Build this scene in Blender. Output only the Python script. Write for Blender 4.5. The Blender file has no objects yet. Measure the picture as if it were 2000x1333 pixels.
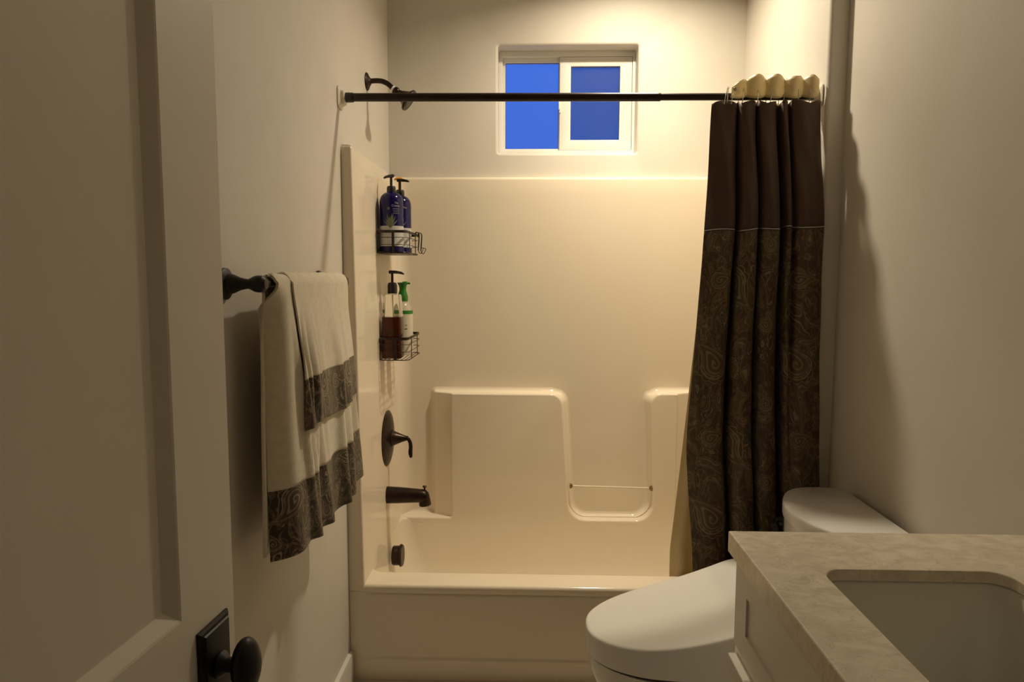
import bpy, bmesh, math, random
from mathutils import Vector, Matrix
random.seed(4)
PI = math.pi
scene = bpy.context.scene
col = scene.collection

# ---------------------------------------------------------------- camera
cam_d = bpy.data.cameras.new('camera'); cam = bpy.data.objects.new('camera', cam_d); col.objects.link(cam)
cam_d.sensor_fit = 'HORIZONTAL'; cam_d.sensor_width = 36.0; cam_d.lens = 36.0*1350/2000; cam_d.clip_start = .02
def cam_matrix(p, y, r, h):
    f = Vector((math.sin(y)*math.cos(p), math.cos(y)*math.cos(p), -math.sin(p)))
    rt = Vector((math.cos(y), -math.sin(y), 0)); dn = f.cross(rt)
    c, s = math.cos(r), math.sin(r)
    R, D = c*rt+s*dn, -s*rt+c*dn
    m = Matrix.Identity(4)
    for i in range(3):
        m[i][0] = R[i]; m[i][1] = -D[i]; m[i][2] = -f[i]
    m[2][3] = h
    return m
cam.matrix_world = cam_matrix(*[math.radians(a) for a in (5.3116, -1.6296, -.1828)], 1.40)
scene.camera = cam

# ---------------------------------------------------------------- world, light, exposure
w = bpy.data.worlds.new('world'); scene.world = w; w.use_nodes = True
nt = w.node_tree; nt.nodes.clear()
tc = nt.nodes.new('ShaderNodeTexCoord'); sep = nt.nodes.new('ShaderNodeSeparateXYZ')
rmp = nt.nodes.new('ShaderNodeValToRGB'); bg = nt.nodes.new('ShaderNodeBackground'); wo = nt.nodes.new('ShaderNodeOutputWorld')
rmp.color_ramp.elements[0].position = 0; rmp.color_ramp.elements[0].color = (.055, .135, .58, 1)
rmp.color_ramp.elements[1].position = .6; rmp.color_ramp.elements[1].color = (.05, .19, .90, 1)
nt.links.new(tc.outputs['Generated'], sep.inputs[0]); nt.links.new(sep.outputs[2], rmp.inputs[0])
nt.links.new(rmp.outputs[0], bg.inputs[0]); nt.links.new(bg.outputs[0], wo.inputs[0]); bg.inputs[1].default_value = 1.0

def area_light(name, loc, size, power, color, rot=(0, 0, 0), spread=180):
    l = bpy.data.lights.new(name, 'AREA'); l.shape = 'DISK'; l.size = size; l.energy = power; l.color = color
    l.spread = math.radians(spread)
    o = bpy.data.objects.new(name, l); o.location = loc; o.rotation_euler = rot; col.objects.link(o); return o
area_light('shower_downlight_glow', (.40, 2.57, 2.722), .085, 13.8, (1, .86, .635), spread=152)
area_light('shower_downlight_beam', (.40, 2.57, 2.721), .085, 3.3, (1, .85, .60), spread=88)
scene.view_settings.view_transform = 'Standard'; scene.view_settings.look = 'None'
scene.view_settings.gamma = 1.0; scene.view_settings.use_curve_mapping = False
scene.view_settings.exposure = 0.0

# ---------------------------------------------------------------- node expression helper
class X:
    def __init__(s, nt, sock): s.nt = nt; s.s = sock
    def _op(s, op, *a):
        n = s.nt.nodes.new('ShaderNodeMath'); n.operation = op
        for i, v in enumerate((s,)+a):
            if isinstance(v, X): s.nt.links.new(v.s, n.inputs[i])
            else: n.inputs[i].default_value = v
        return X(s.nt, n.outputs[0])
    def __add__(s, o): return s._op('ADD', o)
    __radd__ = __add__
    def __sub__(s, o): return s._op('SUBTRACT', o)
    def __rsub__(s, o): return (s*-1)+o
    def __mul__(s, o): return s._op('MULTIPLY', o)
    __rmul__ = __mul__
    def __truediv__(s, o): return s._op('DIVIDE', o)
    def sin(s): return s._op('SINE')
    def abs(s): return s._op('ABSOLUTE')
    def sqrt(s): return s._op('SQRT')
    def max(s, o): return s._op('MAXIMUM', o)
    def min(s, o): return s._op('MINIMUM', o)
    def gt(s, o): return s._op('GREATER_THAN', o)
    def lt(s, o): return s._op('LESS_THAN', o)
    def wrap(s, hi, lo): return s._op('WRAP', hi, lo)
    def atan2(s, o): return s._op('ARCTAN2', o)
    def sstep(s, a, b):
        n = s.nt.nodes.new('ShaderNodeMapRange'); n.interpolation_type = 'SMOOTHSTEP'
        s.nt.links.new(s.s, n.inputs[0]); n.inputs[1].default_value = a; n.inputs[2].default_value = b
        return X(s.nt, n.outputs[0])

def mat(name, color=(.5, .5, .5), rough=.5, metal=0, **kw):
    m = bpy.data.materials.new(name); m.use_nodes = True
    b = m.node_tree.nodes['Principled BSDF']
    b.inputs['Base Color'].default_value = (*color, 1); b.inputs['Roughness'].default_value = rough; b.inputs['Metallic'].default_value = metal
    for k, v in kw.items():
        k = k.replace('_', ' ')
        b.inputs[k].default_value = v
    return m
def P(m): return m.node_tree.nodes['Principled BSDF']
def noise_col(m, c1, c2, scale, detail=4, bump=0, bscale=None, coords='Object', stretch=None, contrast=(.3, .7)):
    nt = m.node_tree; tc = nt.nodes.new('ShaderNodeTexCoord'); mp = nt.nodes.new('ShaderNodeMapping')
    nt.links.new(tc.outputs[coords], mp.inputs[0])
    if stretch: mp.inputs['Scale'].default_value = stretch
    n = nt.nodes.new('ShaderNodeTexNoise'); n.inputs['Scale'].default_value = scale; n.inputs['Detail'].default_value = detail
    nt.links.new(mp.outputs[0], n.inputs['Vector'])
    r = nt.nodes.new('ShaderNodeValToRGB'); r.color_ramp.elements[0].color = (*c1, 1); r.color_ramp.elements[1].color = (*c2, 1)
    r.color_ramp.elements[0].position = contrast[0]; r.color_ramp.elements[1].position = contrast[1]
    nt.links.new(n.outputs[0], r.inputs[0]); nt.links.new(r.outputs[0], P(m).inputs['Base Color'])
    if bump:
        n2 = nt.nodes.new('ShaderNodeTexNoise'); n2.inputs['Scale'].default_value = bscale or scale; n2.inputs['Detail'].default_value = 3
        nt.links.new(tc.outputs[coords], n2.inputs['Vector'])
        bp = nt.nodes.new('ShaderNodeBump'); bp.inputs['Strength'].default_value = bump; bp.inputs['Distance'].default_value = .002
        nt.links.new(n2.outputs[0], bp.inputs['Height']); nt.links.new(bp.outputs[0], P(m).inputs['Normal'])
    return m

M = {}
M['paint'] = noise_col(mat('wall_paint', rough=.55), (.665, .62, .55), (.695, .65, .58), 6, bump=.12, bscale=90)
M['ceiling'] = noise_col(mat('ceiling_paint', rough=.8), (.80, .77, .71), (.83, .80, .74), 5, bump=.1, bscale=70)
M['trim'] = noise_col(mat('trim_paint', rough=.35), (.70, .67, .62), (.73, .70, .65), 9)
M['door'] = noise_col(mat('door_paint', rough=.42), (.85, .80, .71), (.88, .83, .74), 9, bump=.05, bscale=120)
M['acrylic'] = noise_col(mat('almond_acrylic', rough=.12, Specular_IOR_Level=.5), (.825, .73, .59), (.84, .745, .605), 3, bump=.02, bscale=14)
M['floor'] = noise_col(mat('floor_tile', rough=.4), (.48, .42, .34), (.56, .49, .40), 7)
M['bronze'] = noise_col(mat('oil_rubbed_bronze', rough=.34, metal=.75), (.022, .014, .011), (.045, .028, .02), 30)
M['bronze_knob'] = noise_col(mat('dark_knob_bronze', rough=.42, metal=.4), (.012, .011, .010), (.022, .02, .017), 25)
M['rod'] = noise_col(mat('rod_enamel', rough=.35, metal=.3), (.016, .009, .006), (.024, .014, .010), 25)
M['wire'] = noise_col(mat('black_wire', rough=.4, metal=.3), (.018, .013, .010), (.03, .02, .015), 40)
M['china'] = noise_col(mat('white_china', rough=.14), (.72, .70, .66), (.74, .72, .68), 3)
M['lid'] = noise_col(mat('white_lid_plastic', rough=.18), (.76, .75, .72), (.78, .77, .74), 3)
M['tank'] = M['china']
M['cab'] = noise_col(mat('cabinet_paint', rough=.38), (.72, .68, .61), (.75, .71, .64), 8)
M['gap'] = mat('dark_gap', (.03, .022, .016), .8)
M['vinyl'] = noise_col(mat('window_vinyl', rough=.35), (.80, .78, .73), (.83, .81, .76), 6)
M['chrome'] = mat('chrome', (.75, .74, .72), .12, 1)
M['cream'] = noise_col(mat('cream_plastic', rough=.4), (.72, .66, .55), (.76, .70, .59), 8)
M['tape'] = mat('white_thread_tape', (.8, .8, .78), .5)
M['barbrass'] = noise_col(mat('brushed_end_cap', rough=.3, metal=.8), (.22, .16, .07), (.3, .22, .1), 40)
M['barclear'] = noise_col(mat('pale_bar', rough=.2), (.72, .66, .52), (.78, .72, .58), 10)
M['bulb'] = mat('lamp_lens', (.9, .85, .7), .4); P(M['bulb']).inputs['Emission Color'].default_value = (1, .845, .585, 1); P(M['bulb']).inputs['Emission Strength'].default_value = 6

# quartz
q = mat('quartz_top', rough=.25); nt = q.node_tree
tc = nt.nodes.new('ShaderNodeTexCoord'); mp = nt.nodes.new('ShaderNodeMapping'); mp.inputs['Scale'].default_value = (1, 1.5, 1); mp.inputs['Rotation'].default_value = (0, 0, .35)
n1 = nt.nodes.new('ShaderNodeTexNoise'); n1.inputs['Scale'].default_value = 24; n1.inputs['Detail'].default_value = 8; n1.inputs['Distortion'].default_value = .5
n2 = nt.nodes.new('ShaderNodeTexNoise'); n2.inputs['Scale'].default_value = 9; n2.inputs['Detail'].default_value = 7; n2.inputs['Distortion'].default_value = 2.4
nt.links.new(tc.outputs['Object'], mp.inputs[0]); nt.links.new(mp.outputs[0], n1.inputs[0]); nt.links.new(mp.outputs[0], n2.inputs[0])
r1 = nt.nodes.new('ShaderNodeValToRGB'); r1.color_ramp.elements[0].position = .36; r1.color_ramp.elements[1].position = .66
r1.color_ramp.elements[0].color = (.66, .575, .45, 1); r1.color_ramp.elements[1].color = (.80, .72, .59, 1)
r2 = nt.nodes.new('ShaderNodeValToRGB'); e = r2.color_ramp.elements; e[0].position = .49; e[0].color = (0, 0, 0, 1); e[1].position = .505; e[1].color = (1, 1, 1, 1); e3 = e.new(.52); e3.color = (0, 0, 0, 1)
mx = nt.nodes.new('ShaderNodeMix'); mx.data_type = 'RGBA'; mx.inputs[7].default_value = (.40, .34, .26, 1)
sc = X(nt, r2.outputs[0])*.38
nt.links.new(n1.outputs[0], r1.inputs[0]); nt.links.new(n2.outputs[0], r2.inputs[0]); nt.links.new(r1.outputs[0], mx.inputs[6]); nt.links.new(sc.s, mx.inputs[0]); nt.links.new(mx.outputs[2], P(q).inputs['Base Color'])
M['quartz'] = q

# cloths
def terry(name, c1, c2, scale=500, bump=.35):
    m = mat(name, rough=.95); P(m).inputs['Sheen Weight'].default_value = .3; P(m).inputs['Sheen Roughness'].default_value = .5
    return noise_col(m, c1, c2, 60, bump=bump, bscale=scale)
M['terry'] = terry('cream_terry', (.76, .68, .54), (.84, .76, .61), 380, .5)
M['brown'] = noise_col(mat('brown_polyester', rough=.6), (.062, .030, .017), (.075, .036, .021), 20)
P(M['brown']).inputs['Sheen Weight'].default_value = .08
M['cord'] = mat('pale_blue_trim', (.55, .60, .62), .5)
M['ribbon'] = noise_col(mat('grey_blue_ribbon', rough=.4), (.22, .25, .26), (.30, .33, .34), 40)
lin = mat('cream_liner', rough=.35); noise_col(lin, (.66, .58, .40), (.74, .66, .48), 10)
nt = lin.node_tree; tr = nt.nodes.new('ShaderNodeBsdfTranslucent'); tr.inputs[0].default_value = (.72, .62, .40, 1)
ms = nt.nodes.new('ShaderNodeMixShader'); ms.inputs[0].default_value = .4
nt.links.new(P(lin).outputs[0], ms.inputs[1]); nt.links.new(tr.outputs[0], ms.inputs[2]); nt.links.new(ms.outputs[0], nt.nodes['Material Output'].inputs[0])
M['liner'] = lin

def paisley(name, base, fill, line, scale=1.0, rough=.55, sheen=0):
    """woven paisley print, drawn by maths on the cloth's own UVs (metres)"""
    m = mat(name, rough=rough); nt = m.node_tree
    uv = nt.nodes.new('ShaderNodeTexCoord')
    nz = nt.nodes.new('ShaderNodeTexNoise'); nz.inputs['Scale'].default_value = 14/scale; nt.links.new(uv.outputs['UV'], nz.inputs[0])
    sp = nt.nodes.new('ShaderNodeSeparateXYZ'); nt.links.new(uv.outputs['UV'], sp.inputs[0])
    sc = nt.nodes.new('ShaderNodeSeparateColor'); nt.links.new(nz.outputs[1], sc.inputs[0])
    u = X(nt, sp.outputs[0]) + (X(nt, sc.outputs[0])-.5)*.012*scale
    v = X(nt, sp.outputs[1]) + (X(nt, sc.outputs[1])-.5)*.012*scale
    W, Hh = .25*scale, .36*scale
    # background of curling leaves
    vo = nt.nodes.new('ShaderNodeTexVoronoi'); vo.inputs['Scale'].default_value = 30/scale
    mpn = nt.nodes.new('ShaderNodeMapping'); mpn.inputs['Scale'].default_value = (1.35, .75, 1); mpn.inputs['Rotation'].default_value = (0, 0, .6)
    nt.links.new(uv.outputs['UV'], mpn.inputs[0]); nt.links.new(mpn.outputs[0], vo.inputs['Vector'])
    dv = X(nt, vo.outputs['Distance'])
    n3 = nt.nodes.new('ShaderNodeTexNoise'); n3.inputs['Scale'].default_value = 16/scale; n3.inputs['Detail'].default_value = .6; n3.inputs['Distortion'].default_value = 1.5
    nt.links.new(mpn.outputs[0], n3.inputs['Vector'])
    nv = X(nt, n3.outputs[0])
    L = ((nv*95).sin()).sstep(.30, .85)*.80*((nv*23).sin().sstep(-.5, .4)) + ((dv*16).sin()).sstep(.6, .95)*.22
    Fl = nv.sstep(.50, .54)*.45
    mot = [(.055, .085, 15, .034, 1), (.185, .265, 190, .036, 1), (.055, .275, -55, .020, -1), (.19, .075, 120, .022, -1), (.122, .175, 60, .0165, 1), (.005, .18, 200, .015, -1), (.125, .355, 10, .016, 1)]
    for cx, cy, a, r, fl in reversed(mot):
        cx, cy, r = cx*scale, cy*scale, r*scale
        du = (u-cx).wrap(W/2, -W/2); dw = (v-cy).wrap(Hh/2, -Hh/2)
        c, s = math.cos(math.radians(a)), math.sin(math.radians(a))
        p = (du*c + dw*s)*(fl/r); qq = (dw*c - du*s)*(1/r)
        up = qq.max(0.0)
        p1 = p + up*up*.38
        q1 = qq.min(0.0) + up*.52
        wd = (1-up*.44).max(.12)
        p2 = p1/wd
        d = (p2*p2+q1*q1).sqrt(); ang = p2.atan2(q1)
        body = d.lt(1.34)
        rings = (d-1.0).abs().sstep(.07, .03).max((d-.80).abs().sstep(.05, .02)*.8)
        spiral = (((d*17)+ang).sin()).sstep(.25, .8)*d.lt(.66)*.85
        beads = ((ang*11).sin()).sstep(.0, .5)*((d-.90).abs().lt(.055))*.6
        pet = (d-((ang*6).sin().abs()*.17+1.14)).abs().sstep(.05, .02)*.85
        Lm = rings.max(spiral).max(beads).max(pet)
        Fm = (d.lt(1.0))*.30+(d.lt(.8))*.10+.12
        inv = 1-body
        L = L*inv + Lm*body; Fl = Fl*inv + Fm*body
    m1 = nt.nodes.new('ShaderNodeMix'); m1.data_type = 'RGBA'; m1.inputs[6].default_value = (*base, 1); m1.inputs[7].default_value = (*fill, 1); nt.links.new(Fl.s, m1.inputs[0])
    m2 = nt.nodes.new('ShaderNodeMix'); m2.data_type = 'RGBA'; m2.inputs[7].default_value = (*line, 1); nt.links.new(m1.outputs[2], m2.inputs[6]); nt.links.new(L.s, m2.inputs[0])
    nt.links.new(m2.outputs[2], P(m).inputs['Base Color'])
    bp = nt.nodes.new('ShaderNodeBump'); bp.inputs['Strength'].default_value = .25; bp.inputs['Distance'].default_value = .001
    nt.links.new(L.s, bp.inputs['Height']); nt.links.new(bp.outputs[0], P(m).inputs['Normal'])
    P(m).inputs['Sheen Weight'].default_value = sheen
    return m
M['paisley'] = paisley('curtain_paisley', (.060, .033, .014), (.115, .082, .042), (.215, .17, .10), 1.4)
M['paisley_towel'] = paisley('towel_paisley', (.050, .030, .016), (.12, .095, .06), (.34, .28, .19), .95, rough=.38, sheen=.1)

# bottle materials
M['cobalt'] = mat('cobalt_plastic', (.006, .004, .060), .16); P(M['cobalt']).inputs['Specular IOR Level'].default_value = .3
noise_col(M['cobalt'], (.004, .0015, .050), (.007, .003, .085), 20)
M['blackplastic'] = noise_col(mat('black_plastic', rough=.35), (.008, .007, .007), (.014, .012, .011), 40)
M['green'] = noise_col(mat('green_plastic', rough=.35), (.02, .17, .015), (.03, .21, .02), 30)
M['lime'] = noise_col(mat('lime_plastic', rough=.35), (.22, .38, .04), (.26, .44, .06), 30)
M['orange'] = noise_col(mat('orange_plastic', rough=.35), (.80, .34, .04), (.85, .40, .06), 30)
M['label'] = noise_col(mat('white_label', rough=.5), (.56, .55, .54), (.62, .61, .60), 30)
M['labelcream'] = noise_col(mat('cream_label', rough=.5), (.66, .60, .48), (.72, .66, .54), 30)
M['print'] = mat('pale_print', (.42, .42, .42), .5)
M['printdark'] = mat('dark_print', (.07, .06, .05), .5)
M['leafprint'] = mat('leaf_print', (.16, .17, .10), .5)
M['clear'] = mat('clear_plastic', (.95, .95, .93), .05, Transmission_Weight=1.0, IOR=1.25)
M['soap'] = mat('amber_soap', (.42, .085, .015), .15, Transmission_Weight=.5, IOR=1.35)
noise_col(M['soap'], (.10, .016, .004), (.15, .026, .006), 8)
M['soap2'] = mat('pale_soap', (.80, .78, .70), .2, Transmission_Weight=.7, IOR=1.33)

# frosted window glass
def frosted(name, c):
    m = mat(name, c, .35, Transmission_Weight=1.0, IOR=1.2)
    nt = m.node_tree; tc = nt.nodes.new('ShaderNodeTexCoord'); n = nt.nodes.new('ShaderNodeTexNoise'); n.inputs['Scale'].default_value = 260; n.inputs['Detail'].default_value = 2
    nt.links.new(tc.outputs['Object'], n.inputs[0]); bp = nt.nodes.new('ShaderNodeBump'); bp.inputs['Strength'].default_value = .6; bp.inputs['Distance'].default_value = .001
    nt.links.new(n.outputs[0], bp.inputs['Height']); nt.links.new(bp.outputs[0], P(m).inputs['Normal'])
    return m
M['frost'] = frosted('frosted_glass', (1, 1, 1))
sm = mat('insect_mesh', (.02, .02, .025), .7); nt = sm.node_tree
t = nt.nodes.new('ShaderNodeBsdfTransparent'); ms = nt.nodes.new('ShaderNodeMixShader')
tc = nt.nodes.new('ShaderNodeTexCoord'); sp = nt.nodes.new('ShaderNodeSeparateXYZ'); nt.links.new(tc.outputs['Object'], sp.inputs[0])
gx = ((X(nt, sp.outputs[0])*4188).sin()).sstep(.72, .9); gz = ((X(nt, sp.outputs[2])*4188).sin()).sstep(.72, .9)
g = gx.max(gz); nt.links.new(g.s, ms.inputs[0])
nt.links.new(t.outputs[0], ms.inputs[1]); nt.links.new(P(sm).outputs[0], ms.inputs[2]); nt.links.new(ms.outputs[0], nt.nodes['Material Output'].inputs[0])
M['mesh'] = sm

# ---------------------------------------------------------------- object helpers
def tag(o, label=None, cat=None, group=None, kind=None):
    if label: o['label'] = label
    if cat: o['category'] = cat
    if group: o['group'] = group
    if kind: o['kind'] = kind
    return o
def root(name, loc, label, cat, group=None):
    o = bpy.data.objects.new(name, None); o.empty_display_size = .05; o.location = loc; col.objects.link(o)
    return tag(o, label, cat, group)
def origin_of(o):
    v = Vector((0, 0, 0))
    while o is not None: v += o.location; o = o.parent
    return v
def emit(name, bm, m, parent=None, angle=35, origin=None, flip=False):
    bmesh.ops.remove_doubles(bm, verts=bm.verts, dist=1e-6)
    bmesh.ops.recalc_face_normals(bm, faces=bm.faces)
    if flip: bmesh.ops.reverse_faces(bm, faces=bm.faces)
    base = origin_of(parent) if parent else Vector(origin or (0, 0, 0))
    bmesh.ops.translate(bm, verts=bm.verts, vec=-base)
    me = bpy.data.meshes.new(name); bm.to_mesh(me); bm.free()
    me.materials.append(m)
    for p in me.polygons: p.use_smooth = True
    me.set_sharp_from_angle(angle=math.radians(angle))
    o = bpy.data.objects.new(name, me); col.objects.link(o)
    if parent: o.parent = parent
    else: o.location = base
    return o
def struct(name, bm, m, parent=None, angle=35):
    o = emit(name, bm, m, parent, angle)
    if not parent: o['kind'] = 'structure'
    return o
def NB(): return bmesh.new()
def add_box(bm, a, b, bev=0, seg=2):
    t = bmesh.new(); bmesh.ops.create_cube(t, size=1)
    for v in t.verts: v.co = Vector([a[i]+(v.co[i]+.5)*(b[i]-a[i]) for i in range(3)])
    if bev: bmesh.ops.bevel(t, geom=list(t.edges), offset=bev, segments=seg, profile=.5, affect='EDGES')
    join(bm, t)
def join(bm, t):
    me = bpy.data.meshes.new('t'); t.to_mesh(me); t.free(); bm.from_mesh(me); bpy.data.meshes.remove(me)
def loft(bm, rings, closed=True, cap0=True, cap1=True):
    vr = [[bm.verts.new(p) for p in r] for r in rings]
    n = len(vr[0])
    for a, b in zip(vr[:-1], vr[1:]):
        for i in range(n if closed else n-1):
            j = (i+1) % n
            try: bm.faces.new((a[i], a[j], b[j], b[i]))
            except ValueError: pass
    if closed and cap0: bm.faces.new(vr[0])
    if closed and cap1: bm.faces.new(vr[-1])
    return vr
def frame_of(d):
    d = Vector(d).normalized(); a = Vector((0, 0, 1)) if abs(d.z) < .9 else Vector((1, 0, 0))
    x = d.cross(a).normalized(); return x, d.cross(x).normalized(), d
def add_lathe(bm, prof, c, axis=(0, 0, 1), n=32, sx=1, sy=1):
    """prof: list of (radius, height along axis)"""
    x, y, d = frame_of(axis); c = Vector(c)
    rings = [[c+d*h+(x*math.cos(2*PI*i/n)*sx+y*math.sin(2*PI*i/n)*sy)*max(r, 1e-4) for i in range(n)] for r, h in prof]
    loft(bm, rings)
def spline(pts, k=8):
    pts = [Vector(p) for p in pts]; P_ = [pts[0]*2-pts[1]]+pts+[pts[-1]*2-pts[-2]]; out = []
    for i in range(1, len(P_)-2):
        p0, p1, p2, p3 = P_[i-1:i+3]
        for j in range(k):
            t = j/k
            out.append(.5*((2*p1)+(p2-p0)*t+(2*p0-5*p1+4*p2-p3)*t*t+(3*p1-p0-3*p2+p3)*t**3))
    out.append(P_[-2]); return out
def add_tube(bm, pts, r, n=8, closed=False):
    pts = [Vector(p) for p in pts]; m = len(pts); rs = r if isinstance(r, (list, tuple)) else [r]*m
    rings = []; prev = None
    for i, p in enumerate(pts):
        if closed: t = pts[(i+1) % m]-pts[i-1]
        else: t = pts[min(i+1, m-1)]-pts[max(i-1, 0)]
        t.normalize()
        if prev is None: x = frame_of(t)[0]
        else: x = (prev - t*prev.dot(t)).normalized()
        prev = x; y = t.cross(x)
        rings.append([p+(x*math.cos(2*PI*k/n)+y*math.sin(2*PI*k/n))*rs[i] for k in range(n)])
    if closed:
        vr = loft(bm, rings, True, False, False)
        a, b = vr[-1], vr[0]
        for i in range(n): bm.faces.new((a[i], a[(i+1) % n], b[(i+1) % n], b[i]))
    else: loft(bm, rings)
def round_path(pts, n=6):
    """pts: list of (x, y, r); returns the polyline with its corners rounded (open)"""
    out = []
    for i, (x, y, r) in enumerate(pts):
        p = Vector((x, y))
        if r <= 0 or i in (0, len(pts)-1): out.append(p); continue
        a = Vector(pts[i-1][:2]); b = Vector(pts[i+1][:2])
        da, db = (a-p).normalized(), (b-p).normalized()
        th = da.angle(db); L = r/math.tan(th/2)
        s, e_ = p+da*L, p+db*L
        cen = p+(da+db).normalized()*(r/math.sin(th/2))
        v0, v1 = s-cen, e_-cen; tot = v0.angle(v1)
        for k in range(n+1):
            t = k/n; A = math.sin((1-t)*tot)/math.sin(tot); B = math.sin(t*tot)/math.sin(tot)
            out.append(cen+v0*A+v1*B)
    return out
def rrect(x0, y0, x1, y1, r, n=8):
    out = []
    for cx, cy, a0 in ((x1-r, y1-r, 0), (x0+r, y1-r, 90), (x0+r, y0+r, 180), (x1-r, y0+r, 270)):
        for k in range(n+1):
            a = math.radians(a0+90*k/n); out.append((cx+r*math.cos(a), cy+r*math.sin(a)))
    return out
def holed(bm, outer, holes):
    """planar face with holes; lists of 3d points"""
    t = bmesh.new(); es = []
    for loop in [outer]+holes:
        vs = [t.verts.new(p) for p in loop]
        for i in range(len(vs)): es.append(t.edges.new((vs[i], vs[(i+1) % len(vs)])))
    bmesh.ops.triangle_fill(t, use_beauty=True, edges=es)
    join(bm, t)
def normals2d(c):
    out = []; m = len(c)
    for i in range(m):
        t = c[min(i+1, m-1)]-c[max(i-1, 0)]; t.normalize(); out.append(Vector((-t.y, t.x)))
    return out
def grid_mesh(name, f, us, vs, m, parent=None, uv=None, thick=0, angle=60, origin=None):
    """f(u, v) -> point; uv(u, v, i, j) -> texture coordinate"""
    base = origin_of(parent) if parent else Vector(origin or (0, 0, 0))
    V = [Vector(f(u, v))-base for v in vs for u in us]; nu = len(us)
    Fc = [(j*nu+i, j*nu+i+1, (j+1)*nu+i+1, (j+1)*nu+i) for j in range(len(vs)-1) for i in range(nu-1)]
    me = bpy.data.meshes.new(name); me.from_pydata(V, [], Fc)
    if uv:
        layer = me.uv_layers.new(name='UVMap'); T = [uv(u, v) for v in vs for u in us]
        for l in me.loops: layer.data[l.index].uv = T[l.vertex_index]
    for p in me.polygons: p.use_smooth = True
    me.materials.append(m)
    o = bpy.data.objects.new(name, me); col.objects.link(o)
    if parent: o.parent = parent
    else: o.location = base
    if thick:
        md = o.modifiers.new('thickness', 'SOLIDIFY'); md.thickness = abs(thick); md.offset = 1 if thick > 0 else -1
    return o
def lin_(a, b, n): return [a+(b-a)*i/(n-1) for i in range(n)]
def sst(a, b, x):
    t = min(1, max(0, (x-a)/(b-a))); return t*t*(3-2*t)

# ---------------------------------------------------------------- room shell
XL, YB, ZC = -.6237, 3.046, 2.74
bm = NB(); add_box(bm, (XL-.12, -1.6, 0), (XL, YB+.12, ZC)); struct('wall_left', bm, M['paint'])
bm = NB(); add_box(bm, (XL-.12, -1.6, -.08), (1.2, YB+.12, 0)); struct('floor', bm, M['floor'])
# ceiling with a round hole for the can light
LX, LY = .40, 2.57
bm = NB()
circ = [(LX+.075*math.cos(2*PI*i/40), LY+.075*math.sin(2*PI*i/40)) for i in range(40)]
holed(bm, [(XL-.1, -1.6, ZC), (1.2, -1.6, ZC), (1.2, YB+.12, ZC), (XL-.1, YB+.12, ZC)], [[(x, y, ZC) for x, y in circ]])
holed(bm, [(XL-.1, -1.6, ZC+.1), (1.2, -1.6, ZC+.1), (1.2, YB+.12, ZC+.1), (XL-.1, YB+.12, ZC+.1)], [])
struct('ceiling', bm, M['ceiling'])
# back wall with the window recess (rounded drywall edges)
wx0, wx1, wz0, wz1 = -.151, .446, 1.932, 2.382
bm = NB(); rr = .012; rings = []
for k in range(6):
    a = PI/2*k/5; off = rr*(1-math.sin(a)); y = YB+rr*(1-math.cos(a))
    rings.append([(x, y, z) for x, z in rrect(wx0-off, wz0-off, wx1+off, wz1+off, .010+off, 5)])
rings.append([(x, 3.17, z) for x, z in rrect(wx0, wz0, wx1, wz1, .010, 5)])
loft(bm, rings, True, False, False)
holed(bm, [(XL, YB, 0), (1.0, YB, 0), (1.0, YB, ZC), (XL, YB, ZC)], [rings[0]])
holed(bm, [(XL, 3.17, 0), (1.0, 3.17, 0), (1.0, 3.17, ZC), (XL, 3.17, ZC)], [rings[-1]])
bmesh.ops.remove_doubles(bm, verts=bm.verts, dist=1e-6)
struct('wall_back', bm, M['paint'])
# right wall: alcove part, jog, near part, extruded from its plan
JY = 2.222
plan = round_path([(.896, YB+.1, 0), (.896, YB, 0), (.907, JY, .014), (.966, JY, 0), (.9445, 1.30, 0), (.93, -1.6, 0), (1.2, -1.6, 0), (1.2, YB+.1, 0)])
bm = NB(); loft(bm, [[(p.x, p.y, 0) for p in plan], [(p.x, p.y, ZC) for p in plan]]); struct('wall_right', bm, M['paint'])
# wall with the doorway behind/beside the camera, and the dim hall beyond it
bm = NB()
add_box(bm, (XL, -.06, 0), (-.455, .06, ZC)); add_box(bm, (.33, -.06, 0), (.96, .06, ZC)); add_box(bm, (-.455, -.06, 2.05), (.33, .06, ZC))
struct('wall_front', bm, M['paint'])
bm = NB(); add_box(bm, (XL, -1.7, 0), (1.2, -1.6, ZC)); struct('wall_hall', bm, M['paint'])
# baseboards
def baseboard(name, x, s, y0, y1, parent=None):
    prof = [(0, 0), (.0135, 0), (.0135, .098), (.0115, .104), (.006, .107), (0, .107)]
    bm = NB(); loft(bm, [[(x+s*a, y, z) for a, z in prof] for y in (y0, y1)]); struct(name, bm, M['trim'], angle=25)
baseboard('baseboard_left', XL, 1, .06, 2.268)
baseboard('baseboard_right', .953, -1, 1.325, 2.2)

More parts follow.
